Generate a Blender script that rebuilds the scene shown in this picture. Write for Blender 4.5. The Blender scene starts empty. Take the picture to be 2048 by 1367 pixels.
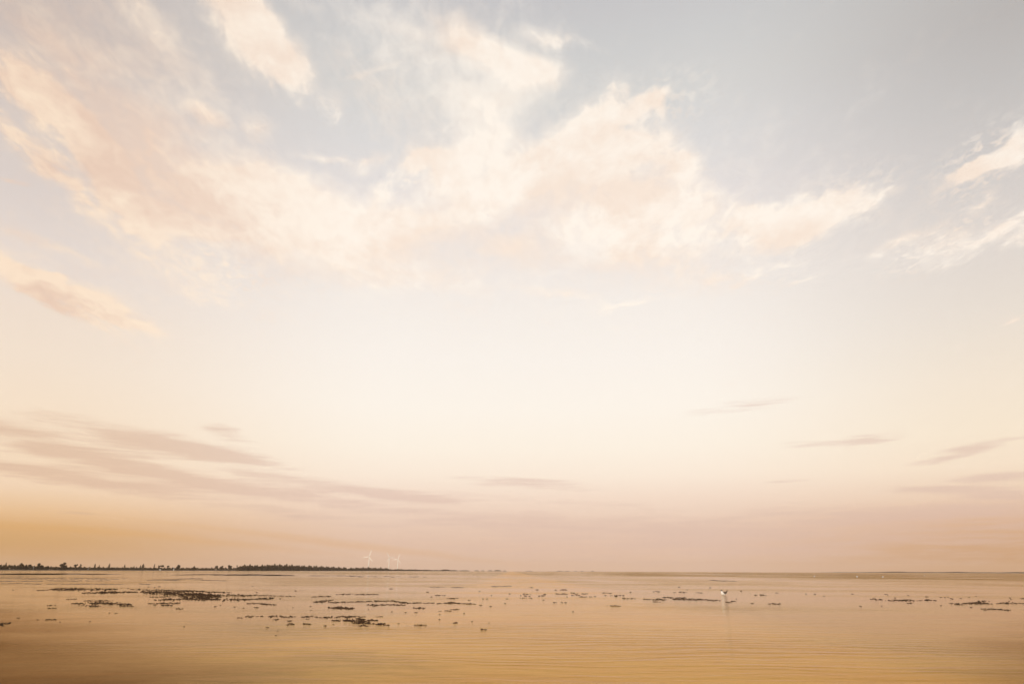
import bpy, bmesh, math, random
from mathutils import Vector, Matrix, Euler
import numpy as np
R = math.radians
random.seed(7)
rng = np.random.default_rng(7)

# ------------------------------------------------------------------ camera
sc = bpy.context.scene
W_PX, H_PX, F_MM = 2048.0, 1367.0, 24.0
F_PX = F_MM / 36.0 * W_PX
CAM_H = 1.5
PITCH, ROLL = 18.53, 0.218
cd = bpy.data.cameras.new('camera')
cd.lens = F_MM; cd.sensor_width = 36.0; cd.clip_start = 0.1; cd.clip_end = 80000
cam = bpy.data.objects.new('camera', cd)
CAM_M = Matrix.Translation((0, 0, CAM_H)) @ (Euler((R(90 + PITCH), 0, 0)).to_matrix() @ Matrix.Rotation(R(ROLL), 3, 'Z')).to_4x4()
cam.matrix_world = CAM_M
sc.collection.objects.link(cam)
sc.camera = cam

# ------------------------------------------------------------------ exposure
sc.view_settings.view_transform = 'Standard'
sc.view_settings.look = 'None'
sc.view_settings.exposure = 0.10
sc.view_settings.gamma = 1.0
sc.view_settings.use_curve_mapping = False
sc.render.engine = 'CYCLES'
sc.cycles.use_denoising = True
sc.cycles.use_adaptive_sampling = True; sc.cycles.adaptive_threshold = 0.01; sc.cycles.adaptive_min_samples = 10
sc.cycles.max_bounces = 6
sc.cycles.transparent_max_bounces = 16
sc.cycles.volume_bounces = 1

SUN_EL, SUN_AZ = 9.0, -150.0            # low sun behind the camera, to the left (azimuth from the view direction, + = right)
sun_dir = Vector((math.sin(R(SUN_AZ)) * math.cos(R(SUN_EL)), math.cos(R(SUN_AZ)) * math.cos(R(SUN_EL)), math.sin(R(SUN_EL))))
sl = bpy.data.lights.new('sun', 'SUN')
sl.energy = 2.4; sl.angle = R(0.5); sl.color = (1.0, 0.84, 0.64)
sun = bpy.data.objects.new('sun', sl)
sun.rotation_euler = sun_dir.to_track_quat('Z', 'Y').to_euler()
sun.location = (-30, -60, 30)
sc.collection.objects.link(sun)

# ------------------------------------------------------------------ colour + photo geometry helpers
def lin(c):
    return tuple(((v / 255.0) / 12.92 if v / 255.0 <= 0.04045 else ((v / 255.0 + 0.055) / 1.055) ** 2.4) for v in c)

HX = [-200, 0, 300, 500, 700, 840, 1024, 1200, 1400, 1640, 1800, 2048, 2248]
HY = [1125, 1127.5, 1132, 1138.8, 1143.3, 1145.5, 1147.5, 1148, 1145.5, 1140.5, 1138, 1136.5, 1136]
def h_photo(px): return float(np.interp(px, HX, HY))               # sea horizon seen in the photograph (lens bends it)
def h_line(px): return 1137.6 + 7.8 * px / 2048.0                   # the same horizon without the lens distortion
def direction(px, py):
    d = CAM_M.to_3x3() @ Vector(((px - 1024) / F_PX, -(py - 683.5) / F_PX, -1.0))
    return d.normalized()
def sky_angles(px, py):
    py = py + (h_line(px) - h_photo(px)) * min(1, max(0, (py - 683) / 458))
    d = direction(px, py)
    return math.degrees(math.atan2(d.x, d.y)), math.degrees(math.asin(d.z))
def on_water(px, py, z=0.0):
    d = direction(px, h_line(px) + max(0.9, py - h_photo(px)))
    k = (z - CAM_H) / d.z
    return Vector((d.x * k, d.y * k, z))
MV = math.cos(R(PITCH)) ** 2 / F_PX                                # metres per photo pixel upwards at the horizon, per metre of distance
def at_depth(px, depth): return Vector(((px - 1024) / F_PX * depth * math.cos(R(PITCH)), depth, 0))

# ------------------------------------------------------------------ node helpers
class G:
    def __init__(s, nt): s.nt = nt; s.n = nt.nodes; s.l = nt.links
    def node(s, t, **kw):
        o = s.n.new(t)
        for k, v in kw.items(): setattr(o, k, v)
        return o
    def put(s, sock, v):
        if isinstance(v, bpy.types.NodeSocket): s.l.new(v, sock)
        elif v is not None: sock.default_value = v
    def m(s, op, a, b=None, c=None, clamp=False):
        o = s.node('ShaderNodeMath', operation=op, use_clamp=clamp)
        s.put(o.inputs[0], a); s.put(o.inputs[1], b); s.put(o.inputs[2], c)
        return o.outputs[0]
    def v(s, op, a, b=None, scale=None):
        o = s.node('ShaderNodeVectorMath', operation=op)
        s.put(o.inputs[0], a); s.put(o.inputs[1], b)
        if scale is not None: s.put(o.inputs['Scale'], scale)
        return o.outputs['Value'] if op in ('LENGTH', 'DOT_PRODUCT', 'DISTANCE') else o.outputs[0]
    def rng(s, val, a, b, c=0.0, d=1.0, smooth=True):
        o = s.node('ShaderNodeMapRange', interpolation_type='SMOOTHSTEP' if smooth else 'LINEAR')
        s.put(o.inputs[0], val)
        for i, q in enumerate((a, b, c, d)): s.put(o.inputs[i + 1], q)
        return o.outputs[0]
    def mix(s, f, a, b, blend='MIX'):
        o = s.node('ShaderNodeMix', data_type='RGBA', blend_type=blend)
        s.put(o.inputs[0], f)
        for k, q in ((6, a), (7, b)):
            s.put(o.inputs[k], (*q, 1) if isinstance(q, tuple) and len(q) == 3 else q)
        return o.outputs[2]
    def noise(s, vec, scale, detail=4, rough=0.55, dist=0.0, dims='3D', lac=2.0):
        o = s.node('ShaderNodeTexNoise', noise_dimensions=dims)
        s.put(o.inputs['Vector'], vec); s.put(o.inputs['Scale'], scale); s.put(o.inputs['Detail'], detail)
        s.put(o.inputs['Roughness'], rough); s.put(o.inputs['Distortion'], dist); s.put(o.inputs['Lacunarity'], lac)
        return o
    def ramp(s, f, stops):
        o = s.node('ShaderNodeValToRGB')
        e = o.color_ramp.elements
        while len(e) < len(stops): e.new(0.5)
        for el, (p, c) in zip(e, sorted(stops)): el.position = p; el.color = (*c, 1)
        s.put(o.inputs[0], f)
        return o.outputs[0]
    def comb(s, x, y, z=0.0):
        o = s.node('ShaderNodeCombineXYZ')
        s.put(o.inputs[0], x); s.put(o.inputs[1], y); s.put(o.inputs[2], z)
        return o.outputs[0]

# ------------------------------------------------------------------ sky
world = bpy.data.worlds.new('World'); sc.world = world
world.use_nodes = True
g = G(world.node_tree); g.n.clear()
geo = g.node('ShaderNodeTexCoord').outputs['Generated']
D = g.v('NORMALIZE', geo)
sep = g.node('ShaderNodeSeparateXYZ'); g.put(sep.inputs[0], D)
dx, dy, dz = sep.outputs
EL = g.m('MULTIPLY', g.m('ARCSINE', dz), 180 / math.pi)
AZ = g.m('MULTIPLY', g.m('ARCTAN2', dx, dy), 180 / math.pi)
elf = g.m('DIVIDE', g.m('ADD', EL, 2.0), 92.0, clamp=True)
def stops(px, rows, zen):
    s = [((sky_angles(px, y)[1] + 2.0) / 92.0, lin(c)) for y, c in rows]
    return s + [(0.0, lin(rows[-1][1])), (0.72, lin(zen)), (1.0, lin(zen))]
ramp_c = g.ramp(elf, stops(1100, [(0, (196, 194, 195)), (100, (203, 202, 201)), (200, (211, 209, 206)), (300, (218, 215, 213)), (420, (228, 221, 218)),
    (520, (236, 228, 222)), (620, (243, 235, 227)), (720, (247, 239, 230)), (820, (250, 241, 229)), (900, (250, 238, 222)), (955, (248, 231, 213)),
    (1000, (241, 217, 198)), (1050, (230, 201, 181)), (1095, (224, 191, 169)), (1142, (222, 188, 165))], (180, 181, 185)))
ramp_l = g.ramp(elf, stops(0, [(0, (197, 183, 176)), (150, (206, 195, 189)), (400, (220, 208, 201)), (500, (228, 215, 206)), (600, (236, 219, 203)), (700, (240, 222, 203)),
    (800, (243, 222, 198)), (880, (242, 218, 190)), (960, (240, 211, 181)), (1010, (230, 190, 146)), (1040, (217, 170, 116)), (1070, (207, 160, 103)), (1125, (203, 155, 103))], (180, 173, 172)))
ramp_r = g.ramp(elf, stops(2048, [(0, (181, 176, 173)), (150, (192, 188, 185)), (300, (206, 200, 196)), (450, (219, 210, 203)), (600, (229, 218, 206)), (750, (240, 225, 206)),
    (850, (244, 227, 204)), (920, (243, 222, 198)), (980, (232, 203, 178)), (1030, (216, 176, 146)), (1080, (203, 158, 117)), (1132, (196, 150, 106))], (172, 170, 170)))
SIDE = g.m('MULTIPLY', g.m('ARCSINE', dx), 180 / math.pi)
wl = g.rng(SIDE, -9.0, -36.0)
wr = g.rng(SIDE, 13.0, 37.0)
base = g.mix(wr, g.mix(wl, ramp_c, ramp_l), ramp_r)
nish = g.node('ShaderNodeTexSky', sky_type='NISHITA')
nish.sun_disc = False; nish.sun_elevation = R(SUN_EL); nish.sun_rotation = R(SUN_AZ)
nish.air_density = 1.0; nish.dust_density = 2.0
nish_s = g.v('SCALE', nish.outputs[0], scale=0.1)
base = g.mix(0.04, base, nish_s)

P = g.comb(AZ, EL)
q = g.v('DIVIDE', g.comb(dx, dy), g.comb(*[g.m('ADD', g.m('MAXIMUM', dz, 0.0), 0.16)] * 3))
warp = g.noise(q, 2.2, 3, 0.55)
wv = g.v('SCALE', g.v('SUBTRACT', warp.outputs['Color'], (0.5, 0.5, 0.5)), scale=4.2)
wv2 = g.v('SCALE', g.v('SUBTRACT', g.noise(q, 9.0, 3, 0.6).outputs['Color'], (0.5, 0.5, 0.5)), scale=2.2)
P1 = g.v('ADD', g.v('ADD', P, wv), wv2)
def field(coord, blobs, after=0.0):
    # each patch of cloud waits for the one before it (through an unused third coordinate), so that the shader needs little memory
    acc = None; prev = after
    sx_ = g.node('ShaderNodeSeparateXYZ'); g.put(sx_.inputs[0], coord)
    for (cx, cy, rx, ry, ang, amp) in blobs:
        a0, e0 = sky_angles(cx, cy)
        a1, _ = sky_angles(cx + 20, cy); _, e1 = sky_angles(cx, cy + 20)
        sx = abs(a1 - a0) / 20; sy = abs(e1 - e0) / 20
        mp = g.node('ShaderNodeMapping', vector_type='TEXTURE')
        g.put(mp.inputs['Vector'], g.comb(sx_.outputs[0], sx_.outputs[1], prev))
        mp.inputs['Location'].default_value = (a0, e0, 0)
        mp.inputs['Rotation'].default_value = (0, 0, R(-ang))
        mp.inputs['Scale'].default_value = (rx * sx * 1.5, ry * sy * 1.55, 1e7)
        f = g.rng(g.v('LENGTH', mp.outputs[0]), 1.15, 0.0, 0.0, amp)
        acc = f if acc is None else g.m('ADD', acc, f)
        prev = acc
    return acc
high = [  # (px, py, half width, half height, slope, density)
    (130,245,210,95,28,.42),(330,330,150,70,20,.3),(50,175,110,40,20,.8),(60,215,120,30,20,.6),(165,285,190,34,36,.75),(230,330,150,40,34,.6),(110,345,190,20,24,.75),(265,408,100,22,26,.95),(330,300,120,50,20,.45),(370,440,110,18,6,.6),
    (20,352,34,8,0,.6),(120,90,150,40,25,.3),(300,60,90,26,25,.35),(370,105,110,22,24,.5),(200,150,160,60,20,.25),
    (470,15,90,60,30,1.05),(520,70,90,55,38,1.0),(590,135,60,38,48,.95),(655,215,26,32,0,.6),(725,158,60,9,-18,.3),
    (425,218,46,18,8,.9),(405,185,20,20,0,.4),(525,250,34,28,0,.55),(660,314,44,10,0,.7),(735,330,36,12,-15,.5),
    (530,362,110,40,0,.9),(450,400,100,20,-10,.6),(600,430,220,62,0,.95),(560,390,160,40,0,.5),(640,505,230,40,4,.8),(400,530,120,36,6,.5),(440,588,190,24,5,.4),(850,560,150,18,6,.35),(720,440,110,50,0,.5),
    (820,60,110,22,8,.35),(955,95,80,38,25,.9),(1010,130,90,36,10,.85),(1080,145,50,32,5,.85),(985,200,85,34,-6,.75),(975,265,55,46,0,.8),(975,330,110,46,0,.8),
    (1095,76,52,18,8,.6),(1180,92,26,10,15,.4),
    (1140,275,62,34,-42,1.15),(1200,225,62,30,-35,1.15),(1285,200,48,18,-15,1.05),(1315,200,16,26,0,.6),(1230,285,120,46,-8,.9),(1330,300,60,34,14,.9),(1365,335,34,26,20,.8),(1310,390,110,70,15,.85),(1220,420,120,80,0,.7),(1120,350,110,50,-15,.75),
    (1400,410,46,50,10,.6),(1280,510,180,36,-4,.7),(1170,460,110,40,0,.5),(1010,385,130,34,-25,.7),(890,345,70,26,-30,.95),(900,400,120,26,-25,.6),(800,440,130,36,-20,.8),(772,372,26,16,-42,1.0),
    (820,332,20,16,-30,1.0),(850,325,24,12,-20,.7),(1015,490,66,24,14,.7),(1400,555,120,28,0,.5),(1120,602,80,11,10,.6),(1260,612,80,9,-7,.55),(1222,655,30,7,0,.35),
    (1500,415,46,26,-5,.95),(1580,425,110,46,-10,1.1),(1660,405,95,34,-12,1.0),(1620,468,130,28,-8,.8),(1755,395,66,18,-15,.85),(1550,528,100,9,-3,.5),(1600,567,60,6,-8,.4),(1810,490,90,14,-12,.6),(1890,500,80,22,-14,.7),
    (1935,345,90,16,-14,.95),(1970,318,80,18,-28,.9),(2030,270,50,34,-42,.95),(2020,320,50,24,-20,.6),(2010,455,80,18,-14,.95),(2040,480,60,16,-15,.6),(1965,405,34,12,-38,.55),(2030,606,50,9,-15,.6),(2035,640,34,9,-15,.5),(1910,692,26,9,-15,.55),
    (30,545,90,32,15,.85),(120,580,120,24,18,.85),(215,618,110,26,20,.8),(90,605,150,12,18,.7),(115,545,16,8,0,1.1),(35,522,20,6,10,.8),(120,486,90,12,8,.5),(270,645,80,16,12,.4),(20,440,40,24,0,.25)]
f1 = field(P1, high)
fbm = g.noise(g.v('MULTIPLY', q, (1.5, 0.62, 1.0)), 5.0, 6, 0.6, 0.5).outputs['Fac']
fine = g.noise(g.v('MULTIPLY', q, (1.35, 0.8, 1.0)), 24.0, 5, 0.65, 0.5).outputs['Fac']
out_f = g.rng(g.m('ABSOLUTE', AZ), 40.0, 60.0)                   # the same broken cloud goes on round the horizon
out_c = g.m('MULTIPLY', g.m('MULTIPLY', out_f, g.rng(g.noise(q, 1.3, 4, 0.5).outputs['Fac'], 0.45, 0.7)), g.rng(EL, 8.0, 20.0))
dens = g.m('ADD', g.m('ADD', f1, out_c), g.m('MULTIPLY', g.m('SUBTRACT', fbm, 0.5), 1.7))
dens = g.m('ADD', dens, g.m('MULTIPLY', g.m('SUBTRACT', fine, 0.5), 1.7))
gate = g.rng(g.m('ADD', f1, out_c), 0.02, 0.28)
core = g.m('MULTIPLY', g.rng(dens, 0.08, 1.02), gate)
wide = field(P, [(270, 150, 420, 170, 22, .42), (620, 470, 480, 130, 0, .42), (1250, 440, 420, 170, -8, .36), (950, 200, 230, 190, 0, .42), (740, 70, 330, 120, 8, .30), (150, 560, 300, 90, 12, .25), (1850, 470, 260, 90, -8, .22)], f1)
veil_n = g.m('ADD', g.m('MULTIPLY', g.m('SUBTRACT', fbm, 0.5), 0.9), g.m('MULTIPLY', g.m('SUBTRACT', fine, 0.5), 0.9))
veil = g.rng(g.m('ADD', g.m('ADD', g.m('MULTIPLY', f1, 0.8), wide), veil_n), 0.05, 1.1)
pf = field(P, [(400, 535, 150, 55, 6, 1.0), (1610, 425, 170, 45, -10, 1.0), (1880, 490, 130, 40, -12, 1.0), (815, 355, 80, 36, -32, 1.0), (1280, 240, 130, 60, -15, .7), (1960, 330, 120, 50, -22, .9), (650, 560, 200, 40, 0, .5), (1420, 560, 200, 30, 0, .6), (330, 90, 180, 60, 20, .35)], wide)
puff = g.noise(g.v('ADD', g.v('MULTIPLY', q, (1.0, 0.8, 1.0)), g.v('SCALE', wv, scale=0.004)), 58.0, 3, 0.6, 0.3).outputs['Fac']
core = g.m('MAXIMUM', core, g.m('MULTIPLY', g.m('MULTIPLY', g.m('MAXIMUM', pf, g.m('MULTIPLY', g.rng(f1, 0.15, 0.8), 0.75)), g.rng(puff, 0.44, 0.66)), 0.85))
mask = g.m('MAXIMUM', core, g.m('MULTIPLY', veil, 0.8))
shade = g.rng(g.noise(g.v('ADD', q, (0.05, 0.07, 3.0)), 4.2, 5, 0.55, 0.3).outputs['Fac'], 0.40, 0.64)
shade = g.m('ADD', shade, g.m('MULTIPLY', g.m('SUBTRACT', 0.52, fine), 1.6), clamp=True)
c_white = g.mix(wl, lin((252, 241, 228)), lin((246, 222, 196)))
c_peach = g.mix(wl, lin((244, 225, 208)), lin((227, 196, 174)))
c_cloud = g.mix(shade, c_white, c_peach)
col = g.mix(g.m('MULTIPLY', mask, 0.88), base, c_cloud)

low = [
    (90,880,260,20,8,.95),(340,888,230,20,7,.95),(430,905,120,10,5,.5),(455,868,60,13,12,.45),(110,946,300,15,5,1.0),(440,966,330,15,6,.95),(700,977,210,11,6,.8),(1030,968,150,9,4,.55),(960,1000,260,12,3,.35),
    (580,1026,190,13,6,.6),(850,1004,200,7,5,.4),(150,1018,70,5,3,.4),(1000,1045,300,16,3,.5),(1450,815,120,11,-3,.4),(1735,875,80,12,-3,.65),(1595,886,60,7,0,.45),
    (1950,893,140,9,-8,.85),(1990,948,110,9,0,.85),(1900,974,150,9,4,.85),(2010,988,100,7,2,.8),(1480,1078,640,56,-1,.66),(1780,1030,300,15,-4,.45),(1560,962,40,4,-5,.35)]
P2 = g.v('ADD', P, g.v('MULTIPLY', g.v('SUBTRACT', g.noise(g.v('MULTIPLY', P, (0.09, 0.5, 1)), 1.0, 4, 0.6).outputs['Color'], (0.5, 0.5, 0.5)), (7.0, 0.8, 0)))
f2 = field(P2, low, pf)
streak = g.noise(g.v('MULTIPLY', P, (0.10, 1.1, 1)), 1.0, 7, 0.62, 0.3).outputs['Fac']
fibre = g.noise(g.v('MULTIPLY', P2, (0.22, 3.4, 1)), 1.0, 5, 0.65, 0.2).outputs['Fac']
d2 = g.m('ADD', g.m('ADD', f2, g.m('MULTIPLY', g.m('SUBTRACT', fibre, 0.5), 1.4)), g.m('MULTIPLY', g.m('SUBTRACT', streak, 0.5), 1.9))
m2 = g.m('MULTIPLY', g.rng(d2, 0.0, 0.95), g.rng(f2, 0.02, 0.25))
c_band = g.mix(wl, lin((213, 183, 169)), lin((205, 167, 142)))
col = g.mix(g.m('MULTIPLY', m2, 0.55), col, c_band)
ost = field(P2, [(250,1062,420,7,4,.8),(700,1092,300,6,6,.7)], f2)
col = g.mix(g.m('MULTIPLY', ost, 0.38), col, lin((214, 160, 92)))
bg = g.node('ShaderNodeBackground')
g.put(bg.inputs[0], g.v('SCALE', col, scale=10.0)); bg.inputs[1].default_value = 0.1
wo = g.node('ShaderNodeOutputWorld'); g.l.new(bg.outputs[0], wo.inputs[0])
world.cycles.sampling_method = 'MANUAL'; world.cycles.sample_map_resolution = 512

# ------------------------------------------------------------------ materials
def material(name, col_a, col_b, rough=0.8, scale=1.0, detail=4, spec=0.3, bump=0.0, stretch=(1, 1, 1)):
    mt = bpy.data.materials.new(name); mt.use_nodes = True
    k = G(mt.node_tree); k.n.clear()
    pos = k.v('MULTIPLY', k.node('ShaderNodeNewGeometry').outputs['Position'], stretch)
    n = k.noise(pos, scale, detail, 0.6)
    b = k.node('ShaderNodeBsdfPrincipled')
    k.put(b.inputs['Base Color'], k.mix(k.rng(n.outputs['Fac'], 0.35, 0.65), col_a, col_b))
    b.inputs['Roughness'].default_value = rough
    b.inputs['Specular IOR Level'].default_value = spec
    if bump:
        bp = k.node('ShaderNodeBump'); bp.inputs['Strength'].default_value = 0.5; bp.inputs['Distance'].default_value = bump
        k.put(bp.inputs['Height'], n.outputs['Fac']); k.l.new(bp.outputs[0], b.inputs['Normal'])
    o = k.node('ShaderNodeOutputMaterial'); k.l.new(b.outputs[0], o.inputs[0])
    return mt
M = {
    'weed': material('wet_seaweed', (0.030, 0.015, 0.006), (0.066, 0.036, 0.016), 0.7, 9.0, 5, 0.12, 0.01),
    'mud': material('wet_mud', (0.16, 0.10, 0.055), (0.26, 0.165, 0.09), 0.8, 0.4, 6, 0.4, 0.02),
    'leaf': material('foliage', (0.055, 0.041, 0.022), (0.105, 0.072, 0.038), 0.8, 0.35, 4, 0.1),
    'bark': material('bark', (0.06, 0.045, 0.03), (0.09, 0.065, 0.045), 0.9, 3.0),
    'shore': material('shore_grass', (0.10, 0.07, 0.04), (0.17, 0.12, 0.07), 0.9, 0.05, 6),
    'white': material('white_paint', (0.80, 0.79, 0.77), (0.84, 0.83, 0.81), 0.45, 0.3),
    'feather_white': material('white_feathers', (0.80, 0.79, 0.77), (0.86, 0.85, 0.84), 0.8, 30.0),
    'feather_grey': material('grey_feathers', (0.10, 0.075, 0.05), (0.15, 0.11, 0.07), 0.8, 30.0),
    'feather_pale': material('pale_grey_feathers', (0.55, 0.54, 0.52), (0.65, 0.64, 0.62), 0.8, 30.0),
    'feather_dark': material('dark_feathers', (0.035, 0.022, 0.015), (0.055, 0.035, 0.022), 0.7, 30.0),
    'bill': material('red_bill', (0.22, 0.04, 0.025), (0.26, 0.05, 0.03), 0.5, 30.0),
}

def bed_material():
    """bright golden sand with a lens vignette painted in as brown darkening on both sides"""
    mt = bpy.data.materials.new('sea_bed_sand'); mt.use_nodes = True
    k = G(mt.node_tree); k.n.clear()
    pos = k.node('ShaderNodeNewGeometry').outputs['Position']
    sp = k.node('ShaderNodeSeparateXYZ'); k.put(sp.inputs[0], pos)
    big = k.noise(k.v('MULTIPLY', pos, (0.16, 0.22, 1)), 1.0, 5, 0.6, 0.4).outputs['Fac']
    small = k.noise(k.v('MULTIPLY', pos, (0.9, 1.8, 1)), 1.0, 6, 0.6).outputs['Fac']
    off = k.m('ADD', sp.outputs[0], k.m('MULTIPLY', k.m('SUBTRACT', big, 0.5), 7.0))
    mud = k.m('MAXIMUM', k.rng(off, -2.6, -8.5), k.m('MULTIPLY', k.rng(off, 6.5, 11.0), 0.8))  # mask for the corner darkening of the lens, painted into the bed colour
    near = k.rng(k.m('ADD', sp.outputs[1], k.m('MULTIPLY', k.m('SUBTRACT', big, 0.5), 8.0)), 19.0, 12.5)
    mud = k.m('MAXIMUM', mud, k.m('MULTIPLY', near, k.rng(off, -1.0, -4.5)))  # near part of the same painted lens darkening
    sand = k.mix(k.rng(k.m('ADD', k.m('MULTIPLY', big, 0.6), k.m('MULTIPLY', small, 0.4)), 0.36, 0.62), (0.78, 0.45, 0.10), (0.95, 0.65, 0.20))
    b = k.node('ShaderNodeBsdfDiffuse'); k.put(b.inputs[0], k.mix(k.m('MULTIPLY', mud, 0.85), sand, (0.13, 0.075, 0.045)))  # brown of the lens vignette painted over the sand
    o = k.node('ShaderNodeOutputMaterial'); k.l.new(b.outputs[0], o.inputs[0])
    return mt
M['sand'] = bed_material()
def water_material():
    mt = bpy.data.materials.new('shallow_water'); mt.use_nodes = True
    k = G(mt.node_tree); k.n.clear()
    pos = k.node('ShaderNodeNewGeometry').outputs['Position']
    sp = k.node('ShaderNodeSeparateXYZ'); k.put(sp.inputs[0], pos)
    # calm inshore, ruffled by the wind far out (towards the right side of the bay) and in drifting cat's paws
    patch = k.noise(k.v('MULTIPLY', pos, (0.035, 0.09, 1)), 1.0, 4, 0.55).outputs['Fac']
    nearp = k.rng(patch, 0.42, 0.66)
    ruff = k.rng(k.m('ADD', sp.outputs[1], k.m('MULTIPLY', sp.outputs[0], 0.9)), 150.0, 330.0)
    ruff = k.m('MULTIPLY', ruff, k.rng(k.noise(k.v('MULTIPLY', pos, (0.02, 0.008, 1)), 1.0, 5, 0.6).outputs['Fac'], 0.34, 0.60))
    w1 = k.node('ShaderNodeTexWave', wave_type='BANDS', bands_direction='Y', wave_profile='SIN')
    bow = k.m('MULTIPLY', k.m('MULTIPLY', sp.outputs[0], sp.outputs[0]), 0.010)     # the ripples run ashore in wide arcs
    slow = k.m('MULTIPLY', k.m('SUBTRACT', k.noise(k.v('MULTIPLY', pos, (0.10, 0.12, 1)), 1.0, 3, 0.5).outputs['Fac'], 0.5), 5.0)
    k.put(w1.inputs['Vector'], k.comb(k.m('MULTIPLY', sp.outputs[0], 0.22), k.m('ADD', k.m('ADD', sp.outputs[1], bow), slow)))
    w1.inputs['Scale'].default_value = 0.50; w1.inputs['Distortion'].default_value = 11.0
    w1.inputs['Detail'].default_value = 3; w1.inputs['Detail Scale'].default_value = 0.9; w1.inputs['Detail Roughness'].default_value = 0.6
    n2 = k.noise(k.v('MULTIPLY', pos, (1.3, 5.0, 1)), 1.0, 4, 0.6, 0.3).outputs['Fac']
    n3 = k.noise(k.v('MULTIPLY', pos, (0.25, 0.9, 1)), 1.0, 3, 0.5, 0.3).outputs['Fac']
    h = k.m('ADD', k.m('MULTIPLY', k.m('MULTIPLY', w1.outputs['Fac'], 0.0085), k.m('ADD', 0.10, k.m('MULTIPLY', nearp, 1.3))), k.m('MULTIPLY', n2, k.m('ADD', 0.007, k.m('MULTIPLY', nearp, 0.022))))
    h = k.m('ADD', h, k.m('MULTIPLY', n3, 0.02))
    h = k.m('ADD', h, k.m('MULTIPLY', k.m('MULTIPLY', ruff, k.noise(k.v('MULTIPLY', pos, (0.25, 0.55, 1)), 1.0, 4, 0.6).outputs['Fac']), k.m('ADD', 0.55, k.m('MULTIPLY', k.rng(sp.outputs[0], -50.0, 250.0), 0.6))))
    mid = k.m('MULTIPLY', k.rng(sp.outputs[1], 60.0, 86.0), k.rng(sp.outputs[1], 210.0, 140.0))
    near2 = k.m('MULTIPLY', k.m('MULTIPLY', k.rng(sp.outputs[1], 28.0, 33.0), k.rng(sp.outputs[1], 42.0, 36.0)), k.rng(sp.outputs[0], 0.0, 5.0))
    gust = k.rng(k.noise(k.v('MULTIPLY', pos, (0.05, 0.025, 1)), 1.0, 5, 0.6).outputs['Fac'], 0.36, 0.6)
    h = k.m('ADD', h, k.m('MULTIPLY', k.m('MULTIPLY', k.m('ADD', mid, k.m('MULTIPLY', near2, 0.35)), gust), k.m('MULTIPLY', k.noise(k.v('MULTIPLY', pos, (0.8, 1.8, 1)), 1.0, 4, 0.6).outputs['Fac'], 0.09)))
    bp = k.node('ShaderNodeBump'); bp.inputs['Strength'].default_value = 1.0; bp.inputs['Distance'].default_value = 1.0
    k.put(bp.inputs['Height'], h)
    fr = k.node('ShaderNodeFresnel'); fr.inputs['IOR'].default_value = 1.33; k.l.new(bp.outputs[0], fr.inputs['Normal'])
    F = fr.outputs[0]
    gl = k.node('ShaderNodeBsdfGlossy'); gl.inputs['Roughness'].default_value = 0.07
    # brown lens vignette darkening painted into the gloss colour towards both near corners
    vig_n = k.noise(k.v('MULTIPLY', pos, (0.12, 0.2, 1)), 1.0, 5, 0.6, 0.5).outputs['Fac']
    off = k.m('ADD', sp.outputs[0], k.m('MULTIPLY', k.m('SUBTRACT', vig_n, 0.5), 8.0))
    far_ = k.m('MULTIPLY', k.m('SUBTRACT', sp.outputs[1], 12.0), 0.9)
    vignette = k.m('MAXIMUM', k.rng(k.m('SUBTRACT', k.m('MULTIPLY', off, -1.0), far_), 2.0, 10.0), k.m('MULTIPLY', k.rng(k.m('SUBTRACT', off, far_), 5.0, 11.5), 0.75))
    k.put(gl.inputs['Color'], k.mix(vignette, k.ramp(F, [(0.0, (.45, .30, .12)), (0.25, (.56, .38, .16)), (0.50, (.97, .73, .39)), (0.78, (1.0, .90, .78)), (1.0, (1.0, .97, .93))]), (0.36, 0.23, 0.13)))
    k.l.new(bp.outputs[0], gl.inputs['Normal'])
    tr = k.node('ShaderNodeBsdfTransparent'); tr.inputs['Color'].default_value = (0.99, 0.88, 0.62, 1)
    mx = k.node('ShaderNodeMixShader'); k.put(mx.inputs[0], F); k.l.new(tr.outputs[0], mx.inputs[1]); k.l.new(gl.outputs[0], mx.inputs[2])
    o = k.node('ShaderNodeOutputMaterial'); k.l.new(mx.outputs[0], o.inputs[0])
    return mt
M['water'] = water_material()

# ------------------------------------------------------------------ object helpers
def link(name, verts, faces, mat, parent=None, loc=(0, 0, 0), smooth=False, mats=None, idx=None):
    me = bpy.data.meshes.new(name)
    me.from_pydata([tuple(v) for v in verts], [], faces)
    for m_ in (mats or [mat]): me.materials.append(m_)
    if idx: me.polygons.foreach_set('material_index', idx)
    if smooth: me.polygons.foreach_set('use_smooth', [True] * len(me.polygons))
    me.update()
    o = bpy.data.objects.new(name, me); sc.collection.objects.link(o)
    o.location = loc
    if parent: o.parent = parent
    return o
def tag(o, label=None, cat=None, group=None, kind=None):
    for k_, v_ in (('label', label), ('category', cat), ('group', group), ('kind', kind)):
        if v_: o[k_] = v_
    return o
def empty(name, loc, label, cat, group=None, rz=0.0):
    o = bpy.data.objects.new(name, None); sc.collection.objects.link(o)
    o.location = loc; o.rotation_euler = (0, 0, rz); o.empty_display_size = 0.1
    return tag(o, label, cat, group)
def copy_thing(src, loc, label, group=None, rz=None, scale=None):
    c = src.copy(); sc.collection.objects.link(c); c.location = loc; c['label'] = label
    if group: c['group'] = group
    if rz is not None: c.rotation_euler = (0, 0, rz)
    if scale: c.scale = scale
    for ch in list(src.children):
        d = ch.copy(); sc.collection.objects.link(d); d.parent = c
        for gc in list(ch.children):
            e = gc.copy(); sc.collection.objects.link(e); e.parent = d
    return c
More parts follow.
